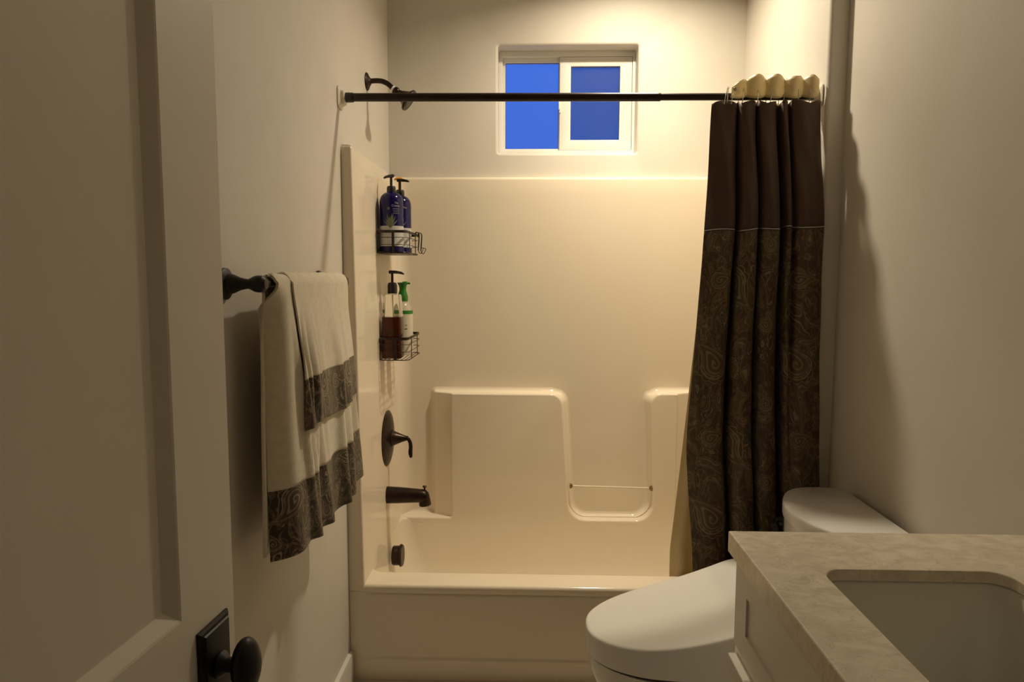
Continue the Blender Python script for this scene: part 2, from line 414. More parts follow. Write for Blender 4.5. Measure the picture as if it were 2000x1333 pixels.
# ---------------------------------------------------------------- window
wr = tag(bpy.data.objects.new('window_1', None), kind='structure'); wr.location = (.15, 3.13, 1.93); col.objects.link(wr)
def ring_frame(bm, x0, z0, x1, z1, ix0, iz0, ix1, iz1, y0, y1, bev=.002):
    o = [(x0, z0), (x1, z0), (x1, z1), (x0, z1)]; i_ = [(ix0, iz0), (ix1, iz0), (ix1, iz1), (ix0, iz1)]
    t = bmesh.new()
    L = [[t.verts.new((x, y, z)) for x, z in s] for s, y in ((o, y1), (o, y0), (i_, y0), (i_, y1))]
    for a, b in ((0, 1), (1, 2), (2, 3), (3, 0)):
        for k in range(4): t.faces.new((L[a][k], L[a][(k+1) % 4], L[b][(k+1) % 4], L[b][k]))
    bmesh.ops.recalc_face_normals(t, faces=t.faces)
    if bev: bmesh.ops.bevel(t, geom=[e for e in t.edges], offset=bev, segments=2, profile=.5, affect='EDGES')
    join(bm, t)
bm = NB()
ring_frame(bm, wx0, wz0, wx1, wz1, wx0+.017, 1.957, .4335, 2.3585, 3.122, 3.168)
ring_frame(bm, wx0+.015, wz0+.012, .121, wz1-.016, -.122, 1.966, .1135, 2.337, 3.136, 3.166)
emit('window_frame', bm, M['vinyl'], wr, 30)
bm = NB(); ring_frame(bm, .117, 1.958, .432, 2.357, .1655, 2.002, .3795, 2.317, 3.124, 3.148); sash = emit('sliding_sash', bm, M['vinyl'], wr, 30)
bm = NB(); add_box(bm, (-.126, 3.151, 1.962), (.1155, 3.155, 2.341)); emit('pane', bm, M['frost'], wr)
bm = NB(); add_box(bm, (.162, 3.138, 1.998), (.383, 3.142, 2.321)); emit('pane', bm, M['frost'], sash)
bm = NB(); add_box(bm, (.12, 3.1585, 1.958), (.43, 3.159, 2.352)); emit('insect_screen', bm, M['mesh'], wr)
bm = NB(); add_box(bm, (.112, 3.112, 2.13), (.120, 3.126, 2.172), .002); add_box(bm, (.115, 3.116, 2.118), (.123, 3.126, 2.135), .002); emit('latch', bm, M['vinyl'], sash)
bm = NB()
ring_frame(bm, -.1235, 1.9645, .1150, 2.3385, -.1205, 1.9675, .1120, 2.3355, 3.147, 3.1505, 0)
emit('glazing_seal', bm, M['gap'], wr)
bm = NB(); ring_frame(bm, .1640, 2.0005, .3810, 2.3185, .1670, 2.0035, .3780, 2.3155, 3.134, 3.1375, 0); emit('glazing_seal', bm, M['gap'], sash)

# ---------------------------------------------------------------- one-piece tub and shower surround
tub = root('tub_shower_unit', (.14, 2.65, 0), 'almond one-piece bathtub and shower surround filling the alcove under the window', 'bathtub')
ZT, ZR = 1.827, .342
XRW = .905
YF = 2.277
def xin(z): return -.589 + (ZT-z)*.0125
def surround_path(z):
    xi = xin(z); xr = .872 - (ZT-z)*.0125
    return round_path([(XL+.0005, YF+.0, 0), (xi, YF, .008), (xi-.004, 3.016, .060), (xr+.004, 3.016, .060), (xr, YF, .008), (.9055, YF, 0)], 8)
zs = [0.33, .36, .6, .9, 1.2, 1.5, 1.75, ZT-.014]
rings = []
for z in zs: rings.append([(p.x, p.y, z) for p in surround_path(z)])
base = surround_path(ZT); nn = normals2d(base)
for k in range(1, 6):
    a = PI/2*k/5; off = .014*(1-math.cos(a)); z = ZT-.014+.014*math.sin(a)
    rings.append([(min(max(p.x+n.x*off, XL+.0005), .9055), min(p.y+n.y*off, YB-.001), z) for p, n in zip(base, nn)])
rings.append([(min(max(p.x+n.x*.036, XL+.0005), .9055), min(p.y+n.y*.036, YB-.001), ZT) for p, n in zip(base, nn)])
bm = NB(); loft(bm, rings, False)
emit('surround_wall', bm, M['acrylic'], tub, 50)
# lower back block with the two shelves, the soap notch and corner recesses
cont = round_path([(-.585, .3445, 0), (-.349, .3445, .010), (-.349, .897, .008), (.133, .897, .052), (.170, .3395, .075), (.535, .3395, .075), (.512, .902, .045), (.630, .902, .008), (.630, .3445, .010), (.868, .3445, 0)], 8)
cn = normals2d(cont)
def backshift(p):
    sx = 0
    if p.x < -.30:
        sx = -.078*min(1, max(0, (-.27-p.x)/.075))
        if p.y < .37 and p.x < -.36: sx = -.078*min(1, max(0, (p.x+.585)/.22))
    if p.x > .58:
        sx = .065*min(1, max(0, (p.x-.56)/.065))
        if p.y < .37 and p.x > .64: sx = .065*min(1, max(0, (.868-p.x)/.22))
    if .1 < p.x < .35 and p.y < .89: sx = .012*sst(.35, .2, p.x)
    if .35 <= p.x < .56 and p.y < .89: sx = -.012*sst(.4, .5, p.x)
    return Vector((sx, 0))
YBF, YBB = 2.949, 3.0165
rings = []
r0 = .009
for k in range(6):
    a = PI/2*k/5; rings.append([(p.x-n.x*(-1)*0+n.x*(-r0*(1-math.sin(a))), YBF+r0*(1-math.cos(a)), p.y+n.y*(-r0*(1-math.sin(a)))) for p, n in zip(cont, cn)])
rb = .022
for t in (.33, .66, 1): rings.append([((p+backshift(p)*t).x, YBF+r0+(YBB-rb-YBF-r0)*t, p.y) for p in cont])
for k in range(1, 6):
    a = PI/2*k/5; o_ = rb*(1-math.cos(a)); y = YBB-rb+rb*math.sin(a)
    rings.append([((p+backshift(p)).x+n.x*o_, y, p.y+n.y*o_) for p, n in zip(cont, cn)])
bm = NB(); loft(bm, rings, False)
fr = rings[0]
holed(bm, list(fr)+[(fr[-1][0], YBF, .20), (fr[0][0], YBF, .20)], [])
emit('shelf_block', bm, M['acrylic'], tub, 40)
# rim deck, basin
bx0, by0, bx1, by1 = -.5725, 2.392, .838, 2.95
basin = []
rr = .014
for k in range(6):
    a = PI/2*k/5; o_ = -rr*(1-math.sin(a)); z = ZR-rr*(1-math.cos(a))
    basin.append([(x, y, z) for x, y in rrect(bx0+o_, by0+o_, bx1-o_, by1-o_, .050-o_, 8)])
for z, o_, r in ((.30, .0028, .055), (.25, .008, .065), (.15, .022, .09), (.09, .045, .10), (.06, .075, .11), (.045, .12, .11), (.04, .18, .09)):
    basin.append([(x, y, z) for x, y in rrect(bx0+o_, by0+o_*.8, bx1-o_*1.6, by1-o_*.8, r, 8)])
bm = NB(); loft(bm, basin, True, False, True)
holed(bm, [(XL+.001, YF+.012, ZR), (.905, YF+.012, ZR), (.905, 3.02, ZR), (XL+.001, 3.02, ZR)], [basin[0]])
lip = [(YF+.012-.012*math.sin(PI/2*k/5), ZR-.012+.012*math.cos(PI/2*k/5)) for k in range(6)]
lip += [(YF+.0005, ZR-.022), (YF+.004, ZR-.030), (YF+.010, ZR-.034)]
loft(bm, [[(x, y, z) for x in (XL+.001, .905)] for y, z in lip], False)
emit('basin', bm, M['acrylic'], tub, 35)
def apron(x, z):
    e = sst(XL+.03, XL+.11, x)
    s = sst(.071, .079, z)            # panel above the skirt sits back
    return (x, YF+.001+.008*e*s+.004*e*sst(.30, .312, z), z)
grid_mesh('apron', apron, [XL+.001+.01*i for i in range(16)]+lin_(XL+.17, .905, 12), [0, .03, .06]+lin_(.068, .082, 9)+[.12, .2, .28]+lin_(.298, .316, 6), M['acrylic'], tub)
# grab bar of the soap notch
bm = NB(); add_tube(bm, [(.178, 2.962, .488), (.345, 2.962, .4855), (.522, 2.962, .482)], .0035, 10)
bar = emit('soap_bar', bm, M['barclear'], tub)
for x, z in ((.176, .488), (.524, .482)):
    bm = NB(); s = 1 if x < .3 else -1
    add_lathe(bm, [(.0, -.006), (.011, -.006), (.012, 0), (.008, .005), (.004, .008)], (x, 2.962, z), (s, 0, 0), 20); emit('end_cap', bm, M['barbrass'], bar)

# ---------------------------------------------------------------- shower arm and head
sh = root('wall_shower', (XL, 2.652, 2.126), 'dark bronze shower head on a bent arm high on the left alcove wall', 'shower head')
bm = NB(); add_lathe(bm, [(.0, .0), (.0325, .0), (.0325, .003), (.029, .006), (.018, .011), (.012, .016), (.0, .016)], (XL, 2.652, 2.127), (1, 0, 0), 32); emit('wall_flange', bm, M['bronze'], sh)
bm = NB(); add_tube(bm, spline([(XL+.01, 2.652, 2.128), (-.590, 2.652, 2.130), (-.566, 2.652, 2.128), (-.545, 2.652, 2.119), (-.529, 2.652, 2.105), (-.515, 2.652, 2.088)], 6), .0095, 14); emit('arm', bm, M['bronze'], sh)
ax = Vector((.82, 0, -.57)).normalized(); c0 = Vector((-.524, 2.652, 2.099))
bm = NB(); add_lathe(bm, [(.0, -.004), (.0118, -.004), (.0118, .004), (0, .004)], c0, ax, 24); emit('thread_tape', bm, M['tape'], sh)
bm = NB(); add_lathe(bm, [(.0, .004), (.013, .004), (.0155, .010), (.0155, .016), (.012, .022), (.014, .030), (.020, .042), (.027, .055), (.034, .064), (.0415, .068), (.0425, .073), (.040, .077), (.030, .0755), (0, .0755)], c0, ax, 40); hd = emit('spray_head', bm, M['bronze'], sh)
bm = NB(); add_lathe(bm, [(.0, .0752), (.029, .0752), (.027, .0775), (0, .079)], c0, ax, 32); emit('spray_face', bm, noise_col(mat('nozzle_grey', rough=.5), (.03, .025, .02), (.12, .10, .07), 260), hd)

# ---------------------------------------------------------------- valve, spout, overflow
xw = -.578
va = root('shower_valve', (xw, 2.717, .752), 'dark bronze oval-looking shower valve plate with curved lever on left tub wall', 'shower valve')
bm = NB(); add_lathe(bm, [(0, 0), (.111, 0), (.112, .003), (.106, .007), (.085, .013), (.05, .018), (.036, .020), (0, .021)], (xw, 2.717, .752), (1, 0, 0), 56); emit('face_plate', bm, M['bronze'], va)
bm = NB(); add_lathe(bm, [(0, .015), (.034, .015), (.035, .022), (.030, .026), (.024, .040), (.015, .062), (.010, .076), (.009, .084), (0, .086)], (xw, 2.717, .752), (1, 0, 0), 32); hb = emit('handle_hub', bm, M['bronze'], va)
bm = NB(); add_tube(bm, spline([(xw+.070, 2.717, .752), (xw+.083, 2.717, .750), (xw+.092, 2.717, .736), (xw+.0945, 2.717, .716), (xw+.093, 2.717, .696), (xw+.0945, 2.717, .680), (xw+.098, 2.717, .672)], 5), [.007]*4+[.0075]*8+[.0078]*6+[.0085]*6+[.007]*4+[.005, .003, .001], 12); emit('lever', bm, M['bronze'], hb)
spt = root('tub_spout', (xw, 2.685, .528), 'dark bronze tub spout with a small pull knob below the valve', 'tub spout')
def sec(x, z0, z1, ry, tilt=0):
    zc, rz = (z0+z1)/2, (z1-z0)/2
    return [(x+tilt*math.sin(2*PI*i/24), 2.685+ry*math.cos(2*PI*i/24), zc+rz*math.sin(2*PI*i/24)) for i in range(24)]
bm = NB(); loft(bm, [sec(xw, .494, .562, .032), sec(xw+.01, .494, .562, .032), sec(xw+.05, .495, .560, .030), sec(xw+.10, .4975, .556, .0275), sec(xw+.132, .4985, .553, .0265), sec(xw+.150, .498, .552, .026), sec(xw+.160, .500, .548, .024), sec(xw+.168, .505, .541, .020, -.001), sec(xw+.172, .512, .532, .010)])
emit('spout_body', bm, M['bronze'], spt, 50)
bm = NB(); add_lathe(bm, [(.0, .042), (.021, .042), (.0225, .030), (.0245, .002), (.0235, 0), (.018, 0), (.016, .012), (0, .012)], (xw+.156, 2.685, .488), (-.12, 0, 1), 28); emit('outlet', bm, M['bronze'], spt)
bm = NB(); add_lathe(bm, [(0, 0), (.0035, 0), (.0035, .010), (.0075, .012), (.0085, .016), (.0065, .018), (0, .018)], (xw+.154, 2.685, .549), (0, 0, 1), 20); emit('diverter_knob', bm, M['bronze'], spt)
ov = root('overflow_cover', (-.557, 2.68, .279), 'round dark bronze overflow cover low on the left end of the tub', 'drain cover')
bm = NB(); add_lathe(bm, [(0, 0), (.036, 0), (.0385, .004), (.0385, .028), (.0435, .030), (.0445, .034), (.041, .040), (0, .041)], (-.5535, 2.68, .279), (1, 0, .03), 40); emit('cover_disc', bm, M['bronze'], ov)

# ---------------------------------------------------------------- curtain rod
rd = root('curtain_rod', (XL, 2.275, 1.974), 'dark brown tension curtain rod spanning the alcove in front of the window', 'curtain rod')
ZRD = 1.9745
bm = NB(); add_lathe(bm, [(0, 0), (.0132, 0), (.0132, .985), (.0136, .99), (.0125, .996), (0, .996)], (-.590, 2.275, ZRD), (1, 0, -.003), 28); emit('outer_tube', bm, M['rod'], rd)
bm = NB(); add_lathe(bm, [(0, 0), (.0112, 0), (.0112, .49), (0, .49)], (.40, 2.275, ZRD-.0025), (1, 0, -.003), 24); emit('inner_tube', bm, M['rod'], rd)
for x, s in ((XL+.001, 1), (.9045, -1)):
    bm = NB()
    prof = [(rrect(-.032, -.034, .032, .034, .014, 5), 0), (rrect(-.032, -.034, .032, .034, .014, 5), .003), (rrect(-.027, -.029, .027, .029, .012, 5), .006), (rrect(-.022, -.024, .022, .024, .012, 5), .008), (rrect(-.020, -.022, .020, .022, .012, 5), .017), (rrect(-.016, -.018, .016, .018, .012, 5), .020)]
    loft(bm, [[(x+s*h, 2.275+a, ZRD-.002+b) for a, b in pr] for pr, h in prof]); emit('end_flange', bm, M['cream'], rd)
    bm = NB(); add_lathe(bm, [(0, 0), (.0155, 0), (.0158, .012), (.0152, .020), (.0155, .024), (.0135, .028), (0, .028)], (x+s*.018, 2.275, ZRD-.0005), (s, 0, 0), 28); emit('rubber_collar', bm, M['blackplastic'], rd)

# ---------------------------------------------------------------- shower curtain
cu = root('shower_curtain', (.74, 2.2, .2), 'brown shower curtain with paisley lower part bunched at the right end of the rod', 'shower curtain')
top_c = [(0, .000), (.05, -.008), (.12, -.014), (.19, -.012), (.235, .004), (.245, .040), (.262, .046), (.262, .010), (.275, -.016), (.33, -.022), (.37, -.018), (.405, -.002), (.402, .034), (.428, .040), (.435, .004), (.45, -.016), (.50, -.022), (.56, -.014), (.60, .004), (.605, .042), (.640, .048), (.650, .006), (.665, -.008), (.70, -.004), (.71, .03), (.735, .03), (.742, -.012), (.80, -.024), (.88, -.022), (.95, -.010), (1.0, .004)]
bot_c = [(0, .006), (.06, -.010), (.13, -.020), (.20, -.018), (.265, -.002), (.292, .050), (.322, .056), (.318, .014), (.335, -.018), (.39, -.030), (.45, -.026), (.495, -.004), (.492, .036), (.515, .042), (.52, .004), (.54, -.020), (.59, -.030), (.64, -.020), (.675, .002), (.68, .052), (.715, .058), (.718, .010), (.728, -.012), (.750, -.020), (.77, -.022), (.79, -.026), (.82, -.030), (.86, -.032), (.90, -.028), (.95, -.018), (1.0, -.002)]
ts = spline([(a, b, 0) for a, b in top_c], 8); bs = spline([(a, b, 0) for a, b in bot_c], 8)
NC = len(ts)
ZCT = 1.938
def cur(i, z):
    t = sst(ZCT, .9, z)
    t = min(1, max(0, (ZCT-z)/1.35)); t = t**.8
    a, b = ts[i], bs[i]
    fx = a.x*(1-t)+b.x*t; fy = a.y*(1-t)+b.y*t
    left = .560 - .062*min(1, max(0, ZCT-z)/1.1)**1.1 + .034*sst(.95, .35, z)
    right = .898 + .012*sst(1.9, 1.5, z) + .018*sst(1.2, .6, z)
    y = 2.247 - .042*sst(1.95, 1.55, z) - .016*sst(1.4, .4, z)
    tight = .55+.45*sst(ZCT, 1.78, z)
    fy *= tight
    fy += .0035*math.sin(z*9+i*.11)+.002*math.sin(z*21+i*.3)
    x = left+(right-left)*fx
    if y+fy > 2.258 and z < 1.95 and i > NC*.93: fy = min(fy, .0)
    return Vector((x, y+fy, z))
arc = [0]
for i in range(1, NC): arc.append(arc[-1]+(cur(i, 1.0)-cur(i-1, 1.0)).length*1.05)
def trimz(i): return 1.5465+.012*sst(0, NC, i)+.0035*math.sin(i*.08)
def scallop(i): return ZCT+.010*abs(math.sin(i*PI*7.5/NC))+.004
idx = list(range(NC))
def seg(name, z0f, z1f, n, m, off=0, thick=.0012):
    def f(i, s):
        z = z0f(i)+(z1f(i)-z0f(i))*s; p = cur(i, z)
        return (p.x, p.y-off, z)
    return grid_mesh(name, f, idx, lin_(0, 1, n), m, cu, lambda i, s: (arc[i], z0f(i)+(z1f(i)-z0f(i))*s), thick)
seg('header_panel', trimz, scallop, 30, M['brown'])
seg('paisley_panel', lambda i: .19, trimz, 70, M['paisley'])
bm = NB(); add_tube(bm, [cur(i, trimz(i))+Vector((0, -.002, 0)) for i in range(0, NC, 2)], .0014, 6); emit('trim_cord', bm, M['cord'], cu)

# liner hanging inside the tub
ln = root('curtain_liner', (.7, 2.4, .3), 'cream shower curtain liner hanging inside the tub behind the brown curtain', 'curtain liner')
def liner(u, s):
    z = 1.958-s*1.70
    k = min(1, s/.9)
    left = .60-.098*k**1.25
    x = left+(.862-left)*u
    y = 2.303+.115*k+.012*math.sin(u*26+s*2)*(.6+.4*s)+.006*math.sin(u*11+s*5)
    return (x, y, z)
grid_mesh('liner_sheet', liner, lin_(0, 1, 60), lin_(0, 1, 40), M['liner'], ln, lambda u, s: (u*.6, s*1.7), .0008)
# stiff top edge of the liner, standing up in front of the rod in soft waves
def header(u, s):
    x = .622+.268*u
    wv = 2.2*abs(math.sin(u*PI*4.6+.5))-1.2
    lo = 1.9625-.005*wv
    hi = (1.996+.030*sst(0, .22, u)) + .005*wv - .012*sst(.9, 1, u) - .006*sst(.62, .66, u)*sst(.80, .74, u)
    z = lo+(hi-lo)*s
    y = 2.2535-.010*wv-.006*s-.004*math.sin(s*3)
    return (x, y, z)
grid_mesh('liner_header', header, lin_(0, 1, 90), lin_(0, 1, 8), M['liner'], ln, lambda u, s: (u*.3, s*.05), .0012)

# rings
rx = [.612, .655, .700, .742, .782, .826, .862]
rl = ['clear and chrome curtain ring nearest the open left side of the curtain', 'second curtain ring from the left, half hidden by the liner edge', 'third curtain ring from the left on the rod', 'middle curtain ring of the seven on the rod', 'fifth curtain ring from the left on the rod', 'second curtain ring from the right wall', 'curtain ring nearest the right alcove wall']
for k, x in enumerate(rx):
    tilt = .18*math.sin(k*2.1+.6)
    bm = NB(); pts = []
    for j in range(22):
        a = 2*PI*j/22; pts.append((x+tilt*.018*math.sin(a)+(.004 if k == 0 else 0)*math.cos(a), 2.262+.0245*math.cos(a), 1.966+.0275*math.sin(a)+(.006 if a < PI else -.004)))
    add_tube(bm, pts, .0013, 6, closed=True)
    o = emit('curtain_ring', bm, M['chrome'], origin=(x, 2.262, 1.966)); tag(o, rl[k], 'curtain ring', 'rings along the curtain rod')
    if k == 0:
        bm = NB()
        for dx in (-.012, .010): add_tube(bm, spline([(x+dx-.003, 2.238, 1.94), (x+dx, 2.234, 1.965), (x+dx+.006, 2.236, 1.985), (x+dx+.016, 2.246, 1.992)], 5), .0011, 6)
        emit('wire_clip', bm, M['chrome'], o)
        bm = NB(); add_lathe(bm, [(0, 0), (.005, 0), (.0062, .003), (.005, .006), (0, .006)], (x+.016, 2.238, 1.984), (0, -1, 0), 16); emit('roller', bm, M['chrome'], o)

# ---------------------------------------------------------------- wire caddies
def caddy(name, x0, x1, y0, y1, z0, z1, label, plate):
    r = root(name, ((x0+x1)/2, (y0+y1)/2, z0), label, 'shower caddy', 'shower caddies on the left alcove wall')
    def rect_loop(z, inset=0, rad=.022):
        return [(a, b, z) for a, b in rrect(x0+inset, y0+inset, x1-inset, y1-inset, rad, 5)]
    # flat top strap
    bm = NB(); outer = rrect(x0, y0, x1, y1, .024, 6); inner = rrect(x0+.002, y0+.002, x1-.002, y1-.002, .022, 6)
    o_, i_ = [[(a, b, z) for a, b in L] for L, z in ((outer, z1-.009), (inner, z1-.009))], None
    A = [[(a, b, z1-.010) for a, b in outer], [(a, b, z1) for a, b in outer], [(a, b, z1) for a, b in inner], [(a, b, z1-.010) for a, b in inner]]
    vr = loft(bm, A, True, False, False)
    for i in range(len(outer)):
        j = (i+1) % len(outer); bm.faces.new((vr[3][i], vr[3][j], vr[0][j], vr[0][i]))
    emit('top_strap', bm, M['wire'], r)
    for f in (.36, .68):
        bm = NB(); add_tube(bm, rect_loop(z0+(z1-z0)*f), .0013, 6, closed=True); emit('side_wire', bm, M['wire'], r)
    bm = NB(); add_tube(bm, rect_loop(z0+.001, 0), .0020, 6, closed=True); emit('base_wire', bm, M['wire'], r)
    # straps standing up the sides
    xm = (x0+x1)/2+.006
    for a, b, c, d in ((xm-.005, y0-.001, xm+.005, y0+.001), (xm-.005, y1-.001, xm+.005, y1+.001)):
        bm = NB(); add_box(bm, (a, b, z0), (c, d, z1-.001), .0004, 1); emit('upright_strap', bm, M['wire'], r)
    for yy in (y0+.07, y1-.07):
        bm = NB(); add_box(bm, (x1-.001, yy-.005, z0), (x1+.001, yy+.005, z1-.001), .0004, 1); emit('upright_strap', bm, M['wire'], r)
    for xx in (x0+.002,):
        bm = NB(); add_tube(bm, [(xx, y0+.002, z1-.004), (xx, y0+.002, z0)], .0018, 6); emit('upright_wire', bm, M['wire'], r)
    n = 7
    for k in range(1, n):
        xx = x0+(x1-x0)*k/n
        bm = NB(); add_tube(bm, [(xx, y0, z0), (xx, y1, z0)], .0013, 6); emit('floor_wire', bm, M['wire'], r)
    if plate:
        bm = NB(); add_box(bm, (x0+.002, y0+.006, z0-.003), (x1-.002, y1-.004, z0-.0015), .0004, 1); emit('base_plate', bm, M['wire'], r)
    # adhesive hook plate against the wall
    bm = NB(); xq = xin(z0)+.0012; add_box(bm, (xq, (y0+y1)/2-.03, z0+.02), (xq+.0012, (y0+y1)/2+.03, z0+.07), .0003); emit('adhesive_plate', bm, mat('clear_adhesive', (.5, .47, .4), .2), r)
    return r
caddy('wire_caddy', -.583, -.470, 2.595, 2.865, 1.489, 1.573, 'upper black wire caddy holding blue bottles near the alcove corner', True)
caddy('wire_caddy', -.5775, -.466, 2.590, 2.865, 1.082, 1.170, 'lower black wire caddy holding the amber soap bottle', False)
hl = ['black wire hook hanging from the far right end of the upper caddy', 'second black wire hook hanging on the upper caddy rail, beside the end one']
for k, (hx, hy) in enumerate(((-.462, 2.845), (-.4655, 2.80))):
    bm = NB()
    for dz in (-.006, .006):
        add_tube(bm, spline([(hx-.006, hy+dz, 1.560), (hx-.004, hy+dz, 1.574), (hx+.004, hy+dz, 1.577), (hx+.010, hy+dz, 1.568), (hx+.008, hy+dz, 1.530), (hx+.006, hy+dz*.6, 1.505)], 5), .0017, 6)
    add_tube(bm, spline([(hx+.006, hy-.003, 1.507), (hx+.010, hy, 1.496), (hx+.018, hy, 1.494), (hx+.026, hy, 1.512), (hx+.016, hy+.001, 1.516)], 5), .0015, 6)
    tag(emit('caddy_hook', bm, M['wire'], origin=(hx, hy, 1.577)), hl[k], 'hook', 'wire hooks on the upper caddy')

# ---------------------------------------------------------------- bottles
def pump(r, x, y, z, zt, m, aim, collar=.017, length=.036, ch=.026, curve=0):
    """collar + stem + head with nozzle; aim = angle of the nozzle in plan"""
    bm = NB(); add_lathe(bm, [(0, 0), (collar*.92, 0), (collar, .002), (collar, ch*.75), (collar*.86, ch), (collar*.6, ch*1.06), (0, ch*1.06)], (x, y, z), n=28); emit('pump_collar', bm, m, r)
    bm = NB(); add_lathe(bm, [(0, 0), (.0050, 0), (.0050, zt-z-ch-.008), (.0075, zt-z-ch-.004), (0, zt-z-ch)], (x, y, z+ch), n=16); emit('pump_stem', bm, m, r)
    bm = NB(); d = Vector((math.cos(aim), math.sin(aim), 0)); c = Vector((x, y, zt-.006))
    pts = [c-d*.013, c-d*.004+Vector((0, 0, .001)), c+d*.010+Vector((0, 0, .001)), c+d*length*.75+Vector((0, 0, -.001-curve*.3)), c+d*length+Vector((0, 0, -.004-curve))]
    add_tube(bm, spline(pts, 4), [.0045]+[.0065]*5+[.0060]*4+[.0050]*4+[.0036]*3, 12); emit('pump_head', bm, m, r)
def blue_bottle(x, y, R, z0, zs, label, aim, zt, collar_z):
    r = root('pump_bottle', (x, y, z0), label, 'bottle', 'pump bottles in the upper caddy')
    H_ = zs-z0
    bm = NB(); add_lathe(bm, [(0, 0), (R*.9, 0), (R, .005), (R, H_-.034), (R*.985, H_-.026), (R*.93, H_-.016), (R*.82, H_-.007), (R*.66, H_), (R*.42, H_+.005), (R*.36, H_+.007), (R*.36, collar_z-z0), (0, collar_z-z0)], (x, y, z0), n=48); body = emit('bottle_body', bm, M['cobalt'], r)
    def band(name, a0, a1, h0, h1, m, off=.0006, edge=None, par=body):
        grid_mesh(name, lambda a, h: (x+(R+off)*math.cos(a), y+(R+off)*math.sin(a), h), lin_(a0, a1, 30), [h0, h1], m, par)
    band('lower_label', -PI*.98, PI*.02, z0+.022, z0+.098, M['label'])
    band('foot_band', -PI*.98, PI*.02, z0+.003, z0+.020, M['cobalt'], .0008)
    # leaf sprig
    bm = NB()
    for k, (da, lean, hh) in enumerate(((-.45, -.5, .040), (-.25, -.35, .055), (-.1, -.1, .050), (.05, .12, .058), (.22, .3, .062), (.35, .5, .048), (-.6, -.7, .030), (.5, .75, .035))):
        pts = []
        for j in range(9):
            t = j/8; a = -PI/2+.10+lean*t*.9; wdt = .0032*math.sin(PI*min(1, t+.08))
            pts.append((a, z0+.090+hh*t, wdt))
        vs = []
        for a, h, wdt in pts:
            vs.append((bm.verts.new((x+(R+.0012)*math.cos(a-wdt/R), y+(R+.0012)*math.sin(a-wdt/R), h)), bm.verts.new((x+(R+.0012)*math.cos(a+wdt/R), y+(R+.0012)*math.sin(a+wdt/R), h))))
        for p_, q_ in zip(vs[:-1], vs[1:]): bm.faces.new((p_[0], p_[1], q_[1], q_[0]))
    emit('leaf_print', bm, M['leafprint'], body)
    # round seal and lines of small print
    bm = NB(); vs = []
    for j in range(20):
        t = 2*PI*j/20; a = -PI/2-.06+.0042*math.cos(t)/R*1.25; vs.append(bm.verts.new((x+(R+.001)*math.cos(a), y+(R+.001)*math.sin(a), z0+.162+.0052*math.sin(t))))
    bm.faces.new(vs); emit('round_seal', bm, noise_col(mat('seal_grey', rough=.5), (.10, .10, .13), (.14, .14, .17), 50), body)
    pump(r, x, y, collar_z-.002, zt, M['blackplastic'], aim)
    return r, body
def wrap_text(body, s, x, y, R, a, z, size, m):
    c = bpy.data.curves.new('t', 'FONT'); c.body = s; c.size = size; c.align_x = 'CENTER'; c.align_y = 'CENTER'
    o = bpy.data.objects.new('t', c); col.objects.link(o)
    dg = bpy.context.evaluated_depsgraph_get(); me = bpy.data.meshes.new_from_object(o.evaluated_get(dg))
    bpy.data.objects.remove(o); b0 = origin_of(body)
    for v in me.vertices:
        aa = a+v.co.x/R; v.co = Vector((x+(R+.0012)*math.cos(aa), y+(R+.0012)*math.sin(aa), z+v.co.y))-b0
    me.materials.clear(); me.materials.append(m); me.name = 'label_print'
    o = bpy.data.objects.new('label_print', me); col.objects.link(o); o.parent = body
x1_, y1_ = -.5355, 2.650
r1_, b1_ = blue_bottle(x1_, y1_, .0445, 1.4915, 1.712, 'large cobalt blue pump bottle with white lower label, nearest in the upper caddy', 2.6, 1.784, 1.716)
wrap_text(b1_, 'The', x1_, y1_, .0445, -PI/2+.62, 1.6745, .010, M['print'])
wrap_text(b1_, 'Creme', x1_, y1_, .0445, -PI/2+.55, 1.6640, .011, M['print'])
for dz in (.0, .006, .012, .018):
    bm = NB(); t = bmesh.new(); t.free()
    grid = grid_mesh('print_line', lambda a, h: (x1_+.0457*math.cos(a), y1_+.0457*math.sin(a), h), lin_(-PI/2+.28+.1*(dz > .01), -PI/2+.88, 10), [1.6530-dz, 1.6538-dz], M['print'], b1_); bm.free()
x2_, y2_ = -.5235, 2.762
r2_, b2_ = blue_bottle(x2_, y2_, .0430, 1.4915, 1.712, 'cobalt blue pump bottle partly hidden behind the nearest blue one', .15, 1.7835, 1.716)
wrap_text(b2_, 'The', x2_, y2_, .043, -PI/2+.62, 1.668, .010, M['print'])
# slim third bottle at the back of the caddy
x3_, y3_ = -.5405, 2.838
r3_ = root('slim_bottle', (x3_, y3_, 1.4915), 'slim bottle with orange pump and lime collar at the far end of upper caddy', 'bottle')
bm = NB(); add_lathe(bm, [(0, 0), (.016, 0), (.0175, .004), (.0175, .19), (.0165, .198), (.0, .198)], (x3_, y3_, 1.4915), n=28); emit('bottle_body', bm, M['green'], r3_)
bm = NB(); add_lathe(bm, [(0, 0), (.0175, 0), (.0175, .022), (.014, .026), (0, .026)], (x3_, y3_, 1.690), n=28); emit('neck_collar', bm, M['lime'], r3_)
pump(r3_, x3_, y3_, 1.714, 1.800, M['orange'], 3.3, .014, .020, .024)

